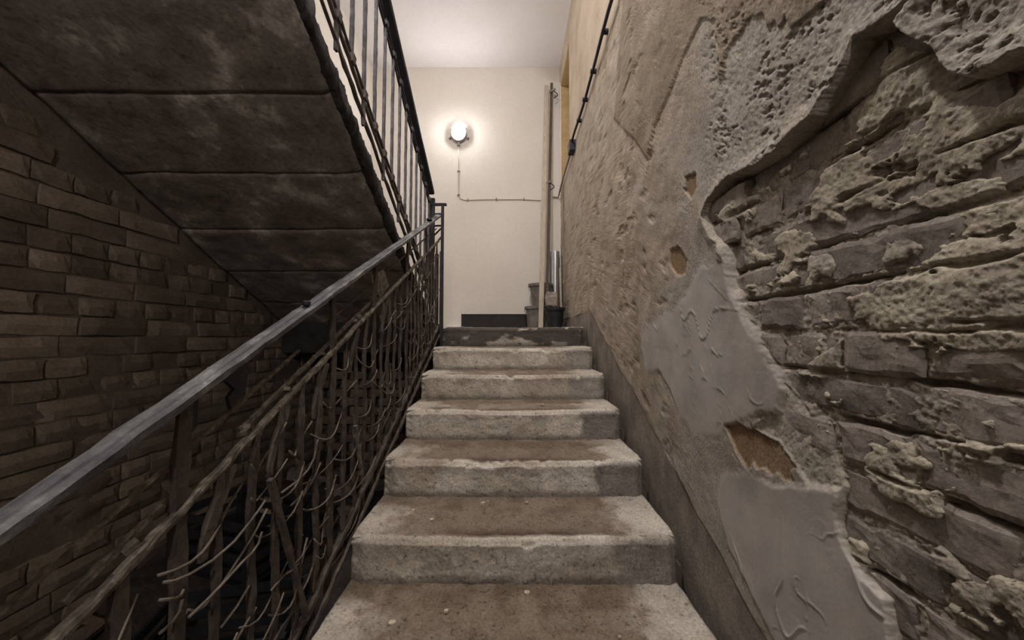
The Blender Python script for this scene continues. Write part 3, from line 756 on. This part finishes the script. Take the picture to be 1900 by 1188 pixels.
# sagging wires woven between the uprights
for row in range(1, 11):
    off = -.20 - row * .062
    y = .35 + (row % 2) * .09
    while y < 2.85:
        L = rr.choice([.13, .17, .21, .26])
        if hr(y) + off > nose(y) + .02 and rr.random() < .66:
            y1 = y + L
            z0 = hr(y) + off - .46 * 0; d = rr.uniform(.018, .05); rise = rr.uniform(.03, .09)
            curl = rr.uniform(0, .02)
            pts = []
            for t in np.linspace(0, 1, 9):
                pts.append((RX + .006 + .012 * math.sin(t * 5 + y * 40), y + L * t, z0 + rise * t * t - d * math.sin(math.pi * t) * (1 - .4 * t) + curl * (1 - t) ** 6))
            R_(MB().tube(pts, rr.uniform(.0018, .0030), 5), 'wire', M['wire'], True)
        y += L + rr.uniform(-.03, .04)
# traced strands nearest the viewer
for tr in ([(492, 929), (478, 950), (455, 980), (434, 1006), (395, 1040), (350, 1067), (325, 1078), (304, 1081)],
           [(486, 987), (480, 1008), (468, 1026), (450, 1043), (421, 1075), (385, 1113), (350, 1146)],
           [(340, 1094), (336, 1106), (325, 1111), (296, 1114)],
           [(338, 1112), (333, 1135), (320, 1155), (296, 1176)],
           [(462, 1087), (440, 1125), (410, 1165)], [(475, 1128), (455, 1160), (438, 1190)],
           [(590, 815), (583, 850), (572, 872), (552, 893), (522, 915)], [(572, 898), (562, 917), (540, 938)],
           [(545, 1134), (522, 1165), (508, 1190)], [(570, 998), (562, 1030), (546, 1048)],
           [(534, 1060), (518, 1078), (503, 1096)], [(640, 1018), (620, 1045), (606, 1060)],
           [(582, 1046), (570, 1080), (558, 1102)]):
    pts = [(RX + .008 + .002 * i, *on_x(u, v, RX + .008 + .002 * i)) for i, (u, v) in enumerate(tr)]
    R_(MB().tube(pts, .0028, 6), 'wire', M['wire'], True)
# newel at the landing
NY = 2.99
def nb(name, p0, p1, w, h, mat=M['black'], up=(0, 0, 1)):
    R_(MB().bar(p0, p1, w, h, 8, .0006, rr, up=up), name, mat)
_, ztop = on_y(812, 380, NY)
nb('newel_post', (-.558, NY, ZL - .15), (-.558, NY, ztop), .020, .030, up=(0, 1, 0))
nb('newel_post', (-.640, NY, ZL - .15), (-.640, NY, ztop + .05), .036, .030, up=(0, 1, 0))
R_(MB().sweep([(-.655, NY, ztop), (-.56, NY, ztop + .001), (-.535, NY, ztop), (-.527, NY, ztop)], [(-.018, -.006), (.018, -.006), (.018, .008), (-.018, .008)]), 'newel_cap', M['black'])
nb('tie_bar', (-.645, NY, ztop - .075), (-.555, NY, ztop - .075), .012, .010)
nb('tie_bar', (-.645, NY, ztop - .175), (-.555, NY, ztop - .17), .012, .012)
nb('tie_bar', (-.645, NY, ztop - .27), (-.555, NY, ztop - .18), .012, .010)
nb('tie_bar', (-.645, NY, ztop - .36), (-.555, NY, ztop - .25), .012, .012, M['iron'])
nb('filler_bar', (-.60, NY, ZL), (-.60, NY, ztop - .40), .030, .008, M['iron'], (0, 1, 0))
nb('filler_bar', (-.572, NY, ZL), (-.572, NY, ztop - .38), .012, .008, M['iron'], (0, 1, 0))

# ---- upper railing
UXR = -0.640
urail = empty('stair_railing', (UXR, 2.96, soff(2.96) + .12))
tag(urail, 'dark iron railing with upright bars along the upper flight', 'railing')
def U_(mb, name, mat, smooth=False, par=None):
    o = mb.build(name, mat, par or urail, smooth)
    if par is None: o.matrix_parent_inverse = Matrix.Translation(-urail.location)
    return o
def uh(y): return 1.138 + (2.96 - y) * USL
sec = [(-.022, -.020), (.022, -.020), (.026, -.006), (.022, .020), (-.022, .020), (-.026, -.006)]
U_(MB().sweep([(UXR, y, uh(y)) for y in np.linspace(-1.1, 2.94, 30)], sec), 'handrail', M['black'], False)
def ubar(name, off, w, h, y0=-1.1, y1=2.9, x=UXR, mat=M['iron'], jit=.0015, n=110):
    U_(MB().sweep([(x, y, uh(y) + off) for y in np.linspace(y0, y1, n)], [(-w / 2, -h / 2), (w / 2, -h / 2), (w / 2, h / 2), (-w / 2, h / 2)], jit=jit, rnd=rr), name, mat)
ubar('cross_bar', -.105, .010, .010, mat=M['black'])
ubar('cross_bar', -.150, .010, .010, mat=M['black'])
ubar('cross_bar', -.82, .012, .014)
ubar('cross_bar', -.775, .010, .010)
ubar('foot_bar', -.895, .012, .012, jit=.003)
yv = 2.86; i = 0
while yv > -1.0:
    foot = i % 2 == 0
    z0 = uh(yv) - (.93 if foot else .82); z1 = uh(yv) - .10
    n = 24
    bal = U_(MB().sweep([(UXR + .0004 * math.sin(k * .7 + yv * 7), yv, z0 + (z1 - z0) * k / n) for k in range(n + 1)],
       [(-.009, -.006), (.009, -.006), (.009, .006), (-.009, .006)], up=(1, 0, 0), jit=.0010, rnd=rr), 'baluster', M['bluegrey'])
    m4 = Matrix.Translation((UXR + .004, yv, uh(yv) - .128))
    U_(MB().obox(m4 @ Matrix.Rotation(-.47, 4, 'X'), .020, .022, .034), 'knot', M['black'], par=bal)
    m4 = Matrix.Translation((UXR + .004, yv, uh(yv) - .80))
    U_(MB().obox(m4 @ Matrix.Rotation(-.3, 4, 'X'), .020, .024, .040), 'knot', M['iron'], par=bal)
    if foot and i > 1:
        q = [(yv - .012, uh(yv) - .82), (yv + .014, uh(yv) - .82), (yv + .016, uh(yv) - .865), (yv + .002, uh(yv) - .90), (yv - .02, uh(yv) - .885)]
        mb = MB(); k = len(q)
        mb.add([(UXR - .003, a, b) for a, b in q] + [(UXR + .003, a, b) for a, b in q], [tuple(range(k)), tuple(range(2 * k - 1, k - 1, -1))] + [(j, (j + 1) % k, k + (j + 1) % k, k + j) for j in range(k)])
        U_(mb, 'foot_plate', M['iron'], par=bal)
    yv -= .128; i += 1

# ================================================================== LAMPS
def bulkhead(loc, rot, strength, label, s=1.0, color=(1, 0.945, 0.925)):
    """round bulkhead lamp; local +z points away from the wall, local -y is its foot"""
    root = empty('bulkhead_lamp', loc); root.rotation_euler = rot; root.scale = (s, s, s)
    tag(root, label, 'lamp')
    MB().lathe([(.092, 0), (.100, .004), (.100, .030), (.088, .042), (.070, .042)], 32).build('lamp_base', M['porcelain'], root, False)
    # glass dome, taller than wide
    vs = MB(); prof = []
    for a in np.linspace(0, math.pi / 2, 12): prof.append((max(.068 * math.cos(a), .002), .040 + .075 * math.sin(a)))
    vs.lathe(prof, 32, Matrix.Translation((0, .006, 0)) @ Matrix.Diagonal((.92, 1.12, 1, 1)))
    vs.build('glass_dome', glow('lamp_glass', strength, color), root, True)
    ring = [( .088 * math.cos(a), .006 + .100 * math.sin(a), .046) for a in np.linspace(0, 2 * math.pi, 33)]
    MB().tube(ring, .008, 6, up=(0, 0, 1), caps=False).build('clamp_ring', M['porcelain'], root, True)
    for sx in (-1, 1):
        MB().lathe([(.014, 0), (.016, .01), (.012, .03), (.006, .036)], 10, Matrix.Translation((sx * .112, -.045, 0))).build('screw_lug', M['clip'], root)
    MB().tube([(0, -.095, .02), (0, -.135, .018)], .014, 8, up=(0, 0, 1)).build('cable_gland', M['porcelain'], root)
    return root
lx, lz = on_y(851, 247, YB - .05)
bulkhead((lx, YB - .006, lz), (math.pi / 2, 0, 0), WALL_LAMP, 'round glowing bulkhead lamp on the cream wall', color=(1, .975, .985))
bulkhead((-.30, .95, ZC), (math.pi, 0, 0), STAIR_FILL, 'added bulkhead fill light on the ceiling above the viewer', 1.15)  # added out of view to brighten the right wall and steps from above
bulkhead((.10, YF + .002, 1.55), (-math.pi / 2, math.pi, 0), REAR_FILL, 'added bulkhead fill light on the wall behind the viewer', 1.15)  # invented frontal fill for risers, soffit and left wall
bulkhead((.05, 2.45, ZC), (math.pi, 0, 0), LANDING_FILL, 'added bulkhead fill light on the ceiling over the top steps', 1.15)  # extra unseen source, added to lift the landing end

# ================================================================== CABLES
cab = empty('conduit', (lx, YB - .01, lz - .1))
tag(cab, 'thin painted conduit running down from the lamp and along the cream wall', 'conduit')
def Cb(mb, name, mat, smooth=True):
    o = mb.build(name, mat, cab, smooth); o.matrix_parent_inverse = Matrix.Translation(-cab.location); return o
yc = YB - .012
cpx = [(851, 268), (851, 300), (851, 350), (851.5, 362), (855, 369), (862, 371), (870, 371), (905, 370), (940, 370), (970, 370), (985, 371), (1003, 372)]
Cb(MB().tube([(on_y(u, v, yc)[0], yc, on_y(u, v, yc)[1]) for u, v in cpx], .0062, 7, up=(0, 1, 0)), 'conduit_tube', M['conduit'])
for u, v, ver in [(851, 270, 1), (851, 318, 1), (851, 362, 1), (868, 371, 0), (921, 370, 0), (972, 370, 0)]:
    x, z = on_y(u, v, yc)
    sx, sz = (.034, .012) if ver else (.012, .034)
    Cb(MB().box(x - sx / 2, x + sx / 2, yc - .010, YB - .002, z - sz / 2, z + sz / 2), 'clip', M['clip'], False)

bc = empty('cable', (XR - .02, 2.0, zt))
tag(bc, 'black cable clipped along the right wall, ending at a small box', 'cable')
def Bc(mb, name, mat, smooth=True):
    o = mb.build(name, mat, bc, smooth); o.matrix_parent_inverse = Matrix.Translation(-bc.location); return o
def cz_(y): return 1.861 + (3.57 - y) * .044
xc = XR - .028
clips = [on_x(u, v, xc)[0] for u, v in [(1142, 10), (1120, 88), (1099, 157), (1084, 204), (1073, 243)]]
pts = [(xc + .005 * math.sin(y * 5), y, cz_(y) - .010 * abs(math.sin((y - 2.1) * 5))) for y in np.linspace(-2.5, 3.55, 90)]
Bc(MB().tube(pts, .011, 7), 'cable_run', M['black'])
pts = [(xc, y, z) for y, z in [(3.62, 1.80), (3.8, 1.80), (4.0, 1.795), (4.2, 1.78), (4.4, 1.76), (4.52, 1.74), (YB - .02, 1.735)]]
Bc(MB().tube(pts + [(.5, YB - .02, 1.735)], .009, 7), 'cable_tail', M['clip'])
for y in clips + [1.6, 1.1, .6, .1]:
    Bc(MB().tube([(XR + .01, y, cz_(y) - .004), (xc - .012, y, cz_(y) - .004)], .017, 8), 'clip', M['black'])
Bc(MB().box(XR - .055, XR + .01, 3.48, 3.60, 1.775, 1.875), 'junction_box', M['black'], False)

# ================================================================== THINGS ON THE LANDING
def lean(name, base, top, w, d, mat, label, cat, clips_=()):
    root = empty(name, base); tag(root, label, cat)
    b, t = Vector(base), Vector(top)
    ax = (t - b); path = [ax * (i / 14) for i in range(15)]
    o = MB().sweep(path, [(-w / 2, -d / 2), (w / 2, -d / 2), (w / 2, d / 2), (-w / 2, d / 2)], up=(0, 1, 0), jit=.0012, rnd=rr).build('batten_body', mat, root)
    return root
BY = 4.12
bx, _ = on_y(1003, 600, BY); tx, tz = on_y(1014, 160, YB - .06)
b1 = lean('wooden_batten', (bx, BY, ZL), (tx, YB - .06, tz), .050, .030, M['wood'], 'tall pale wooden batten leaning beside the buckets on the landing', 'batten')
bx2, _ = on_y(1014, 600, BY + .05); tx2, tz2 = on_y(1023.5, 156, YB - .03)
b2 = lean('wooden_batten', (bx2, BY + .05, ZL), (tx2, YB - .03, tz2), .030, .045, M['darkwood'], 'tall dark batten leaning just right of the pale one', 'batten')
# metal bracket hooks on the dark batten
def hook(u, v, s):
    t = (on_y(u, v, BY + .2)[1] - ZL) / (tz2 - ZL); y = t * (YB - .03 - BY - .05) - .035
    x, z = on_y(u, v, BY + .05 + y); x -= b2.location.x; z -= b2.location.z
    MB().obox(Matrix.Translation((x - .01 * s, y, z)) @ Matrix.Rotation(-.45, 4, 'Y'), .085 * s, .012, .022).build('bracket', M['clip'], b2)
    MB().tube([(x + .01, y, z - .005), (x + .055 * s, y, z - .045 * s), (x + .06 * s, y, z - .06 * s), (x + .01, y, z - .10 * s)], .006, 6, up=(0, 1, 0)).build('hook', M['black'], b2)
hook(1026, 168, 1.0); hook(1019, 338, 1.0)

def bucket(name, loc, r0, r1, h, mat, label, tilt=(0, 0, 0), handle=True):
    root = empty(name, loc); root.rotation_euler = tilt; tag(root, label, 'bucket', 'buckets on the landing')
    t = .006
    prof = [(.001, 0), (r0, 0), (r1, h), (r1 - t, h), (r0 - t, t), (.001, t)]
    MB().lathe(prof, 28, close=False).build('bucket_body', mat, root)
    MB().lathe([(r1 - .002, h - .028), (r1 + .012, h - .030), (r1 + .014, h), (r1 - .004, h + .004)], 28, close=False).build('rim', mat, root)
    if handle:
        pts = [((r1 + .016) * math.cos(a), -(r1 + .02) * math.sin(a) * .55, h - .03 - .10 * math.sin(a)) for a in np.linspace(0, math.pi, 13)]
        MB().tube(pts, .003, 5).build('handle', M['clip'], root, True)
    return root
x1 = on_y(973, 570, 4.40)[0] + .154
bucket('bucket', (x1, 4.40, ZL), .115, .140, .275, M['plastic'], 'dusty grey bucket standing on the landing under a second bucket')
x2 = on_y(980, 530, 4.40)[0] + .146
bucket('bucket', (x2, 4.40, ZL + .280), .090, .132, .26, M['plastic'], 'grey bucket stacked on top of the lower bucket')
x3, _ = on_y(1034, 580, 4.13)
bucket('bucket', (x3 - .035, 4.06, ZL), .075, .098, .235, M['blackplastic'], 'small black bucket at the right against the flaking wall', handle=False)
# crumpled paper sack in front of the pipes
def crumple(name, loc, size, mat, label, cat, seed, n=9, amp=.18):
    mb = MB(); rs = np.random.RandomState(seed); vs = []; fs = []
    for i in range(n + 1):
        for j in range(2 * n):
            a = math.pi * i / n; b = 2 * math.pi * j / (2 * n)
            p = np.array([math.sin(a) * math.cos(b), math.sin(a) * math.sin(b), math.cos(a)])
            p = np.sign(p) * np.abs(p) ** .6 * (1 + amp * rs.uniform(-1, 1) * (1 if 0 < i < n else 0))
            vs.append(tuple(p * np.array(size) / 2))
    for i in range(n):
        for j in range(2 * n):
            fs.append((i * 2 * n + j, i * 2 * n + (j + 1) % (2 * n), (i + 1) * 2 * n + (j + 1) % (2 * n), (i + 1) * 2 * n + j))
    o = link(name, mesh_from(name, vs, fs, mat), None, loc)
    tag(o, label, cat); return o
x4, z4 = on_y(1025, 546, 4.10)
crumple('paper_sack', (x4 - .01, 4.06, ZL + .235 + .085), (.135, .12, .17), M['paper'], 'crumpled brown paper sack resting on the small black bucket', 'sack', 5)
# galvanised pipes
def pipe(u0, v0, y, r, dz, label, tiltx, seam=True):
    x, z = on_y(u0, v0, y)
    h = z - ZL
    root = empty('metal_pipe', (x - dz, y, ZL)); tag(root, label, 'pipe', 'galvanised pipes on the landing')
    top = Vector((dz, tiltx, h))
    mb = MB(); mb.tube([top * t for t in np.linspace(0, 1, 8)], r, 24, up=(0, 1, 0), caps=False)
    mb.tube([top * t for t in np.linspace(1, 0, 8)], r - .003, 24, up=(0, 1, 0), caps=False)
    mb.build('pipe_body', M['zinc'], root, True)
    MB().bar(top * .02 + Vector((-r * .5, -r * .87, 0)), top * .99 + Vector((-r * .5, -r * .87, 0)), .006, .003).build('seam', M['clip'], root)
    return root
pipe(1032, 465, 4.44, .048, .02, 'wide shiny galvanised pipe leaning in the corner', .08)
pipe(1020, 465, 4.54, .018, .02, 'slim galvanised pipe behind the dark batten', .06)
x5, z5 = on_y(1039, 500, 4.35)
st = MB().bar((0, 0, 0), (-.012, .05, z5 - ZL), .018, .012, 4).build('wooden_strip', M['wood'], None, loc=(x5 + .0, 4.22, ZL))
tag(st, 'short pale wooden strip beside the wide pipe', 'strip')
# pale board lying at the foot of the wall by the railing
x6, _ = on_y(819, 605, YB - .2); x7, _ = on_y(855, 605, YB - .2)
tag(MB().box(x6, x7 + .01, YB - .14, YB - .004, ZL, ZL + .035).build('white_board', M['white']), 'short white board on the landing beside the railing post', 'board')

# ================================================================== JUNK IN THE STAIRWELL BELOW
gy3, gx3 = np.meshgrid(np.linspace(.2, 3.5, 90), np.linspace(XL + .01, SX0 + .01, 40))
gz3 = ZF + .10 + .22 * sstep(.9, 2.2, gy3) + .12 * sstep(-1.1, -1.7, gx3) + .07 * fbm(gx3 * 4, gy3 * 4, 15, 5, .6)
mound = link('rubble_mound', grid_mesh('rubble_mound', gx3, gy3, gz3, M['earth'], flip=True))
tag(mound, 'heap of dark earth and dust in the stairwell below the railing', 'rubble', kind='stuff')
def ground(x, y): return float(ZF + .10 + .22 * sstep(.9, 2.2, np.array(y)) + .12 * sstep(-1.1, -1.7, np.array(x)) + .07 * fbm(np.array(x * 4.), np.array(y * 4.), 15, 5, .6))
rj = random.Random(3)
spots = []
while len(spots) < 20:
    x, y = rj.uniform(-1.6, -.75), rj.uniform(2.1, 3.3)
    if all(math.hypot(x - a, y - b) > .17 for a, b in spots): spots.append((x, y))
for i, (x, y) in enumerate(spots):
    s = rj.uniform(.07, .14)
    o = crumple('rubble_chunk', (x, y, ground(x, y) + s * .30), (s * rj.uniform(.8, 1.4), s * rj.uniform(.8, 1.5), s * .7), M['rubble'],
                'lump of grey masonry rubble lying in the dark stairwell', 'rubble', 40 + i, 5, .22)
    o.rotation_euler = (0, 0, rj.uniform(0, 6)); o['group'] = 'rubble lumps below the railing'
def crate(loc, rz, label, L=.46, Wd=.32, H=.26):
    root = empty('plastic_crate', loc); root.rotation_euler = (0, 0, rz); tag(root, label, 'crate', 'black crates below the railing')
    MB().box(-L / 2, L / 2, -Wd / 2, Wd / 2, 0, .012).build('crate_floor', M['blackplastic'], root)
    for sx in (-1, 1):
        for sy in (-1, 1):
            MB().box(sx * L / 2 - .015, sx * L / 2 + .015, sy * Wd / 2 - .015, sy * Wd / 2 + .015, 0, H).build('corner_post', M['blackplastic'], root)
    for k in range(4):
        z = .03 + k * .065
        for s in (-1, 1):
            MB().box(-L / 2, L / 2, s * Wd / 2 - .006, s * Wd / 2 + .006, z, z + .034).build('slat', M['blackplastic'], root)
            MB().box(s * L / 2 - .006, s * L / 2 + .006, -Wd / 2, Wd / 2, z, z + .034).build('slat', M['blackplastic'], root)
def seat(x, y): return max(ground(x + dx, y + dy) for dx in (-.2, -.1, 0, .1, .2) for dy in (-.2, -.1, 0, .1, .2)) - .01
crate((-1.02, 1.38, seat(-1.02, 1.38)), .25, 'black slatted plastic crate nearest the viewer below the railing')
crate((-1.28, 1.85, seat(-1.28, 1.85)), -.3, 'black slatted plastic crate farther back by the brick wall')
sl = MB().obox(Matrix.Rotation(.2, 4, 'Y'), .10, .16, .02).build('stone_plate', M['paper'], None, loc=(-1.42, 2.28, ground(-1.42, 2.28) + .09), rot=(.3, 0, .4))
tag(sl, 'small pale flat stone lying on the rubble', 'stone')
bo = MB().obox(Matrix(), .12, .9, .025).build('loose_plank', M['darkwood'], None, loc=(-1.60, 1.05, ground(-1.60, 1.05) + .10), rot=(.10, .35, .05))
tag(bo, 'dark loose plank propped against the brick wall below', 'plank')

# grit on the steps
for i, (x, k, t) in enumerate([(-.10, 0, .28), (.06, 0, .27), (-.12, 0, .26), (.33, 1, .29), (-.39, 0, .2), (.05, -1, .28), (-.43, 1, .12), (-.30, 0, .12), (.17, 2, .14), (.30, -1, .10), (-.2, -1, .2), (-.35, -1, .15)]):
    s = .007 + .004 * ((i * 7) % 3)
    o = crumple('pebble', (x, Y0 + k * TREAD + t, Z0 + k * RISE + .001), (s * 1.4, s * 1.2, s * .8), M['wood'], 'tiny pale crumb of plaster lying on a worn tread', 'pebble', 80 + i, 3, .2)
    o['group'] = 'plaster crumbs on the treads'
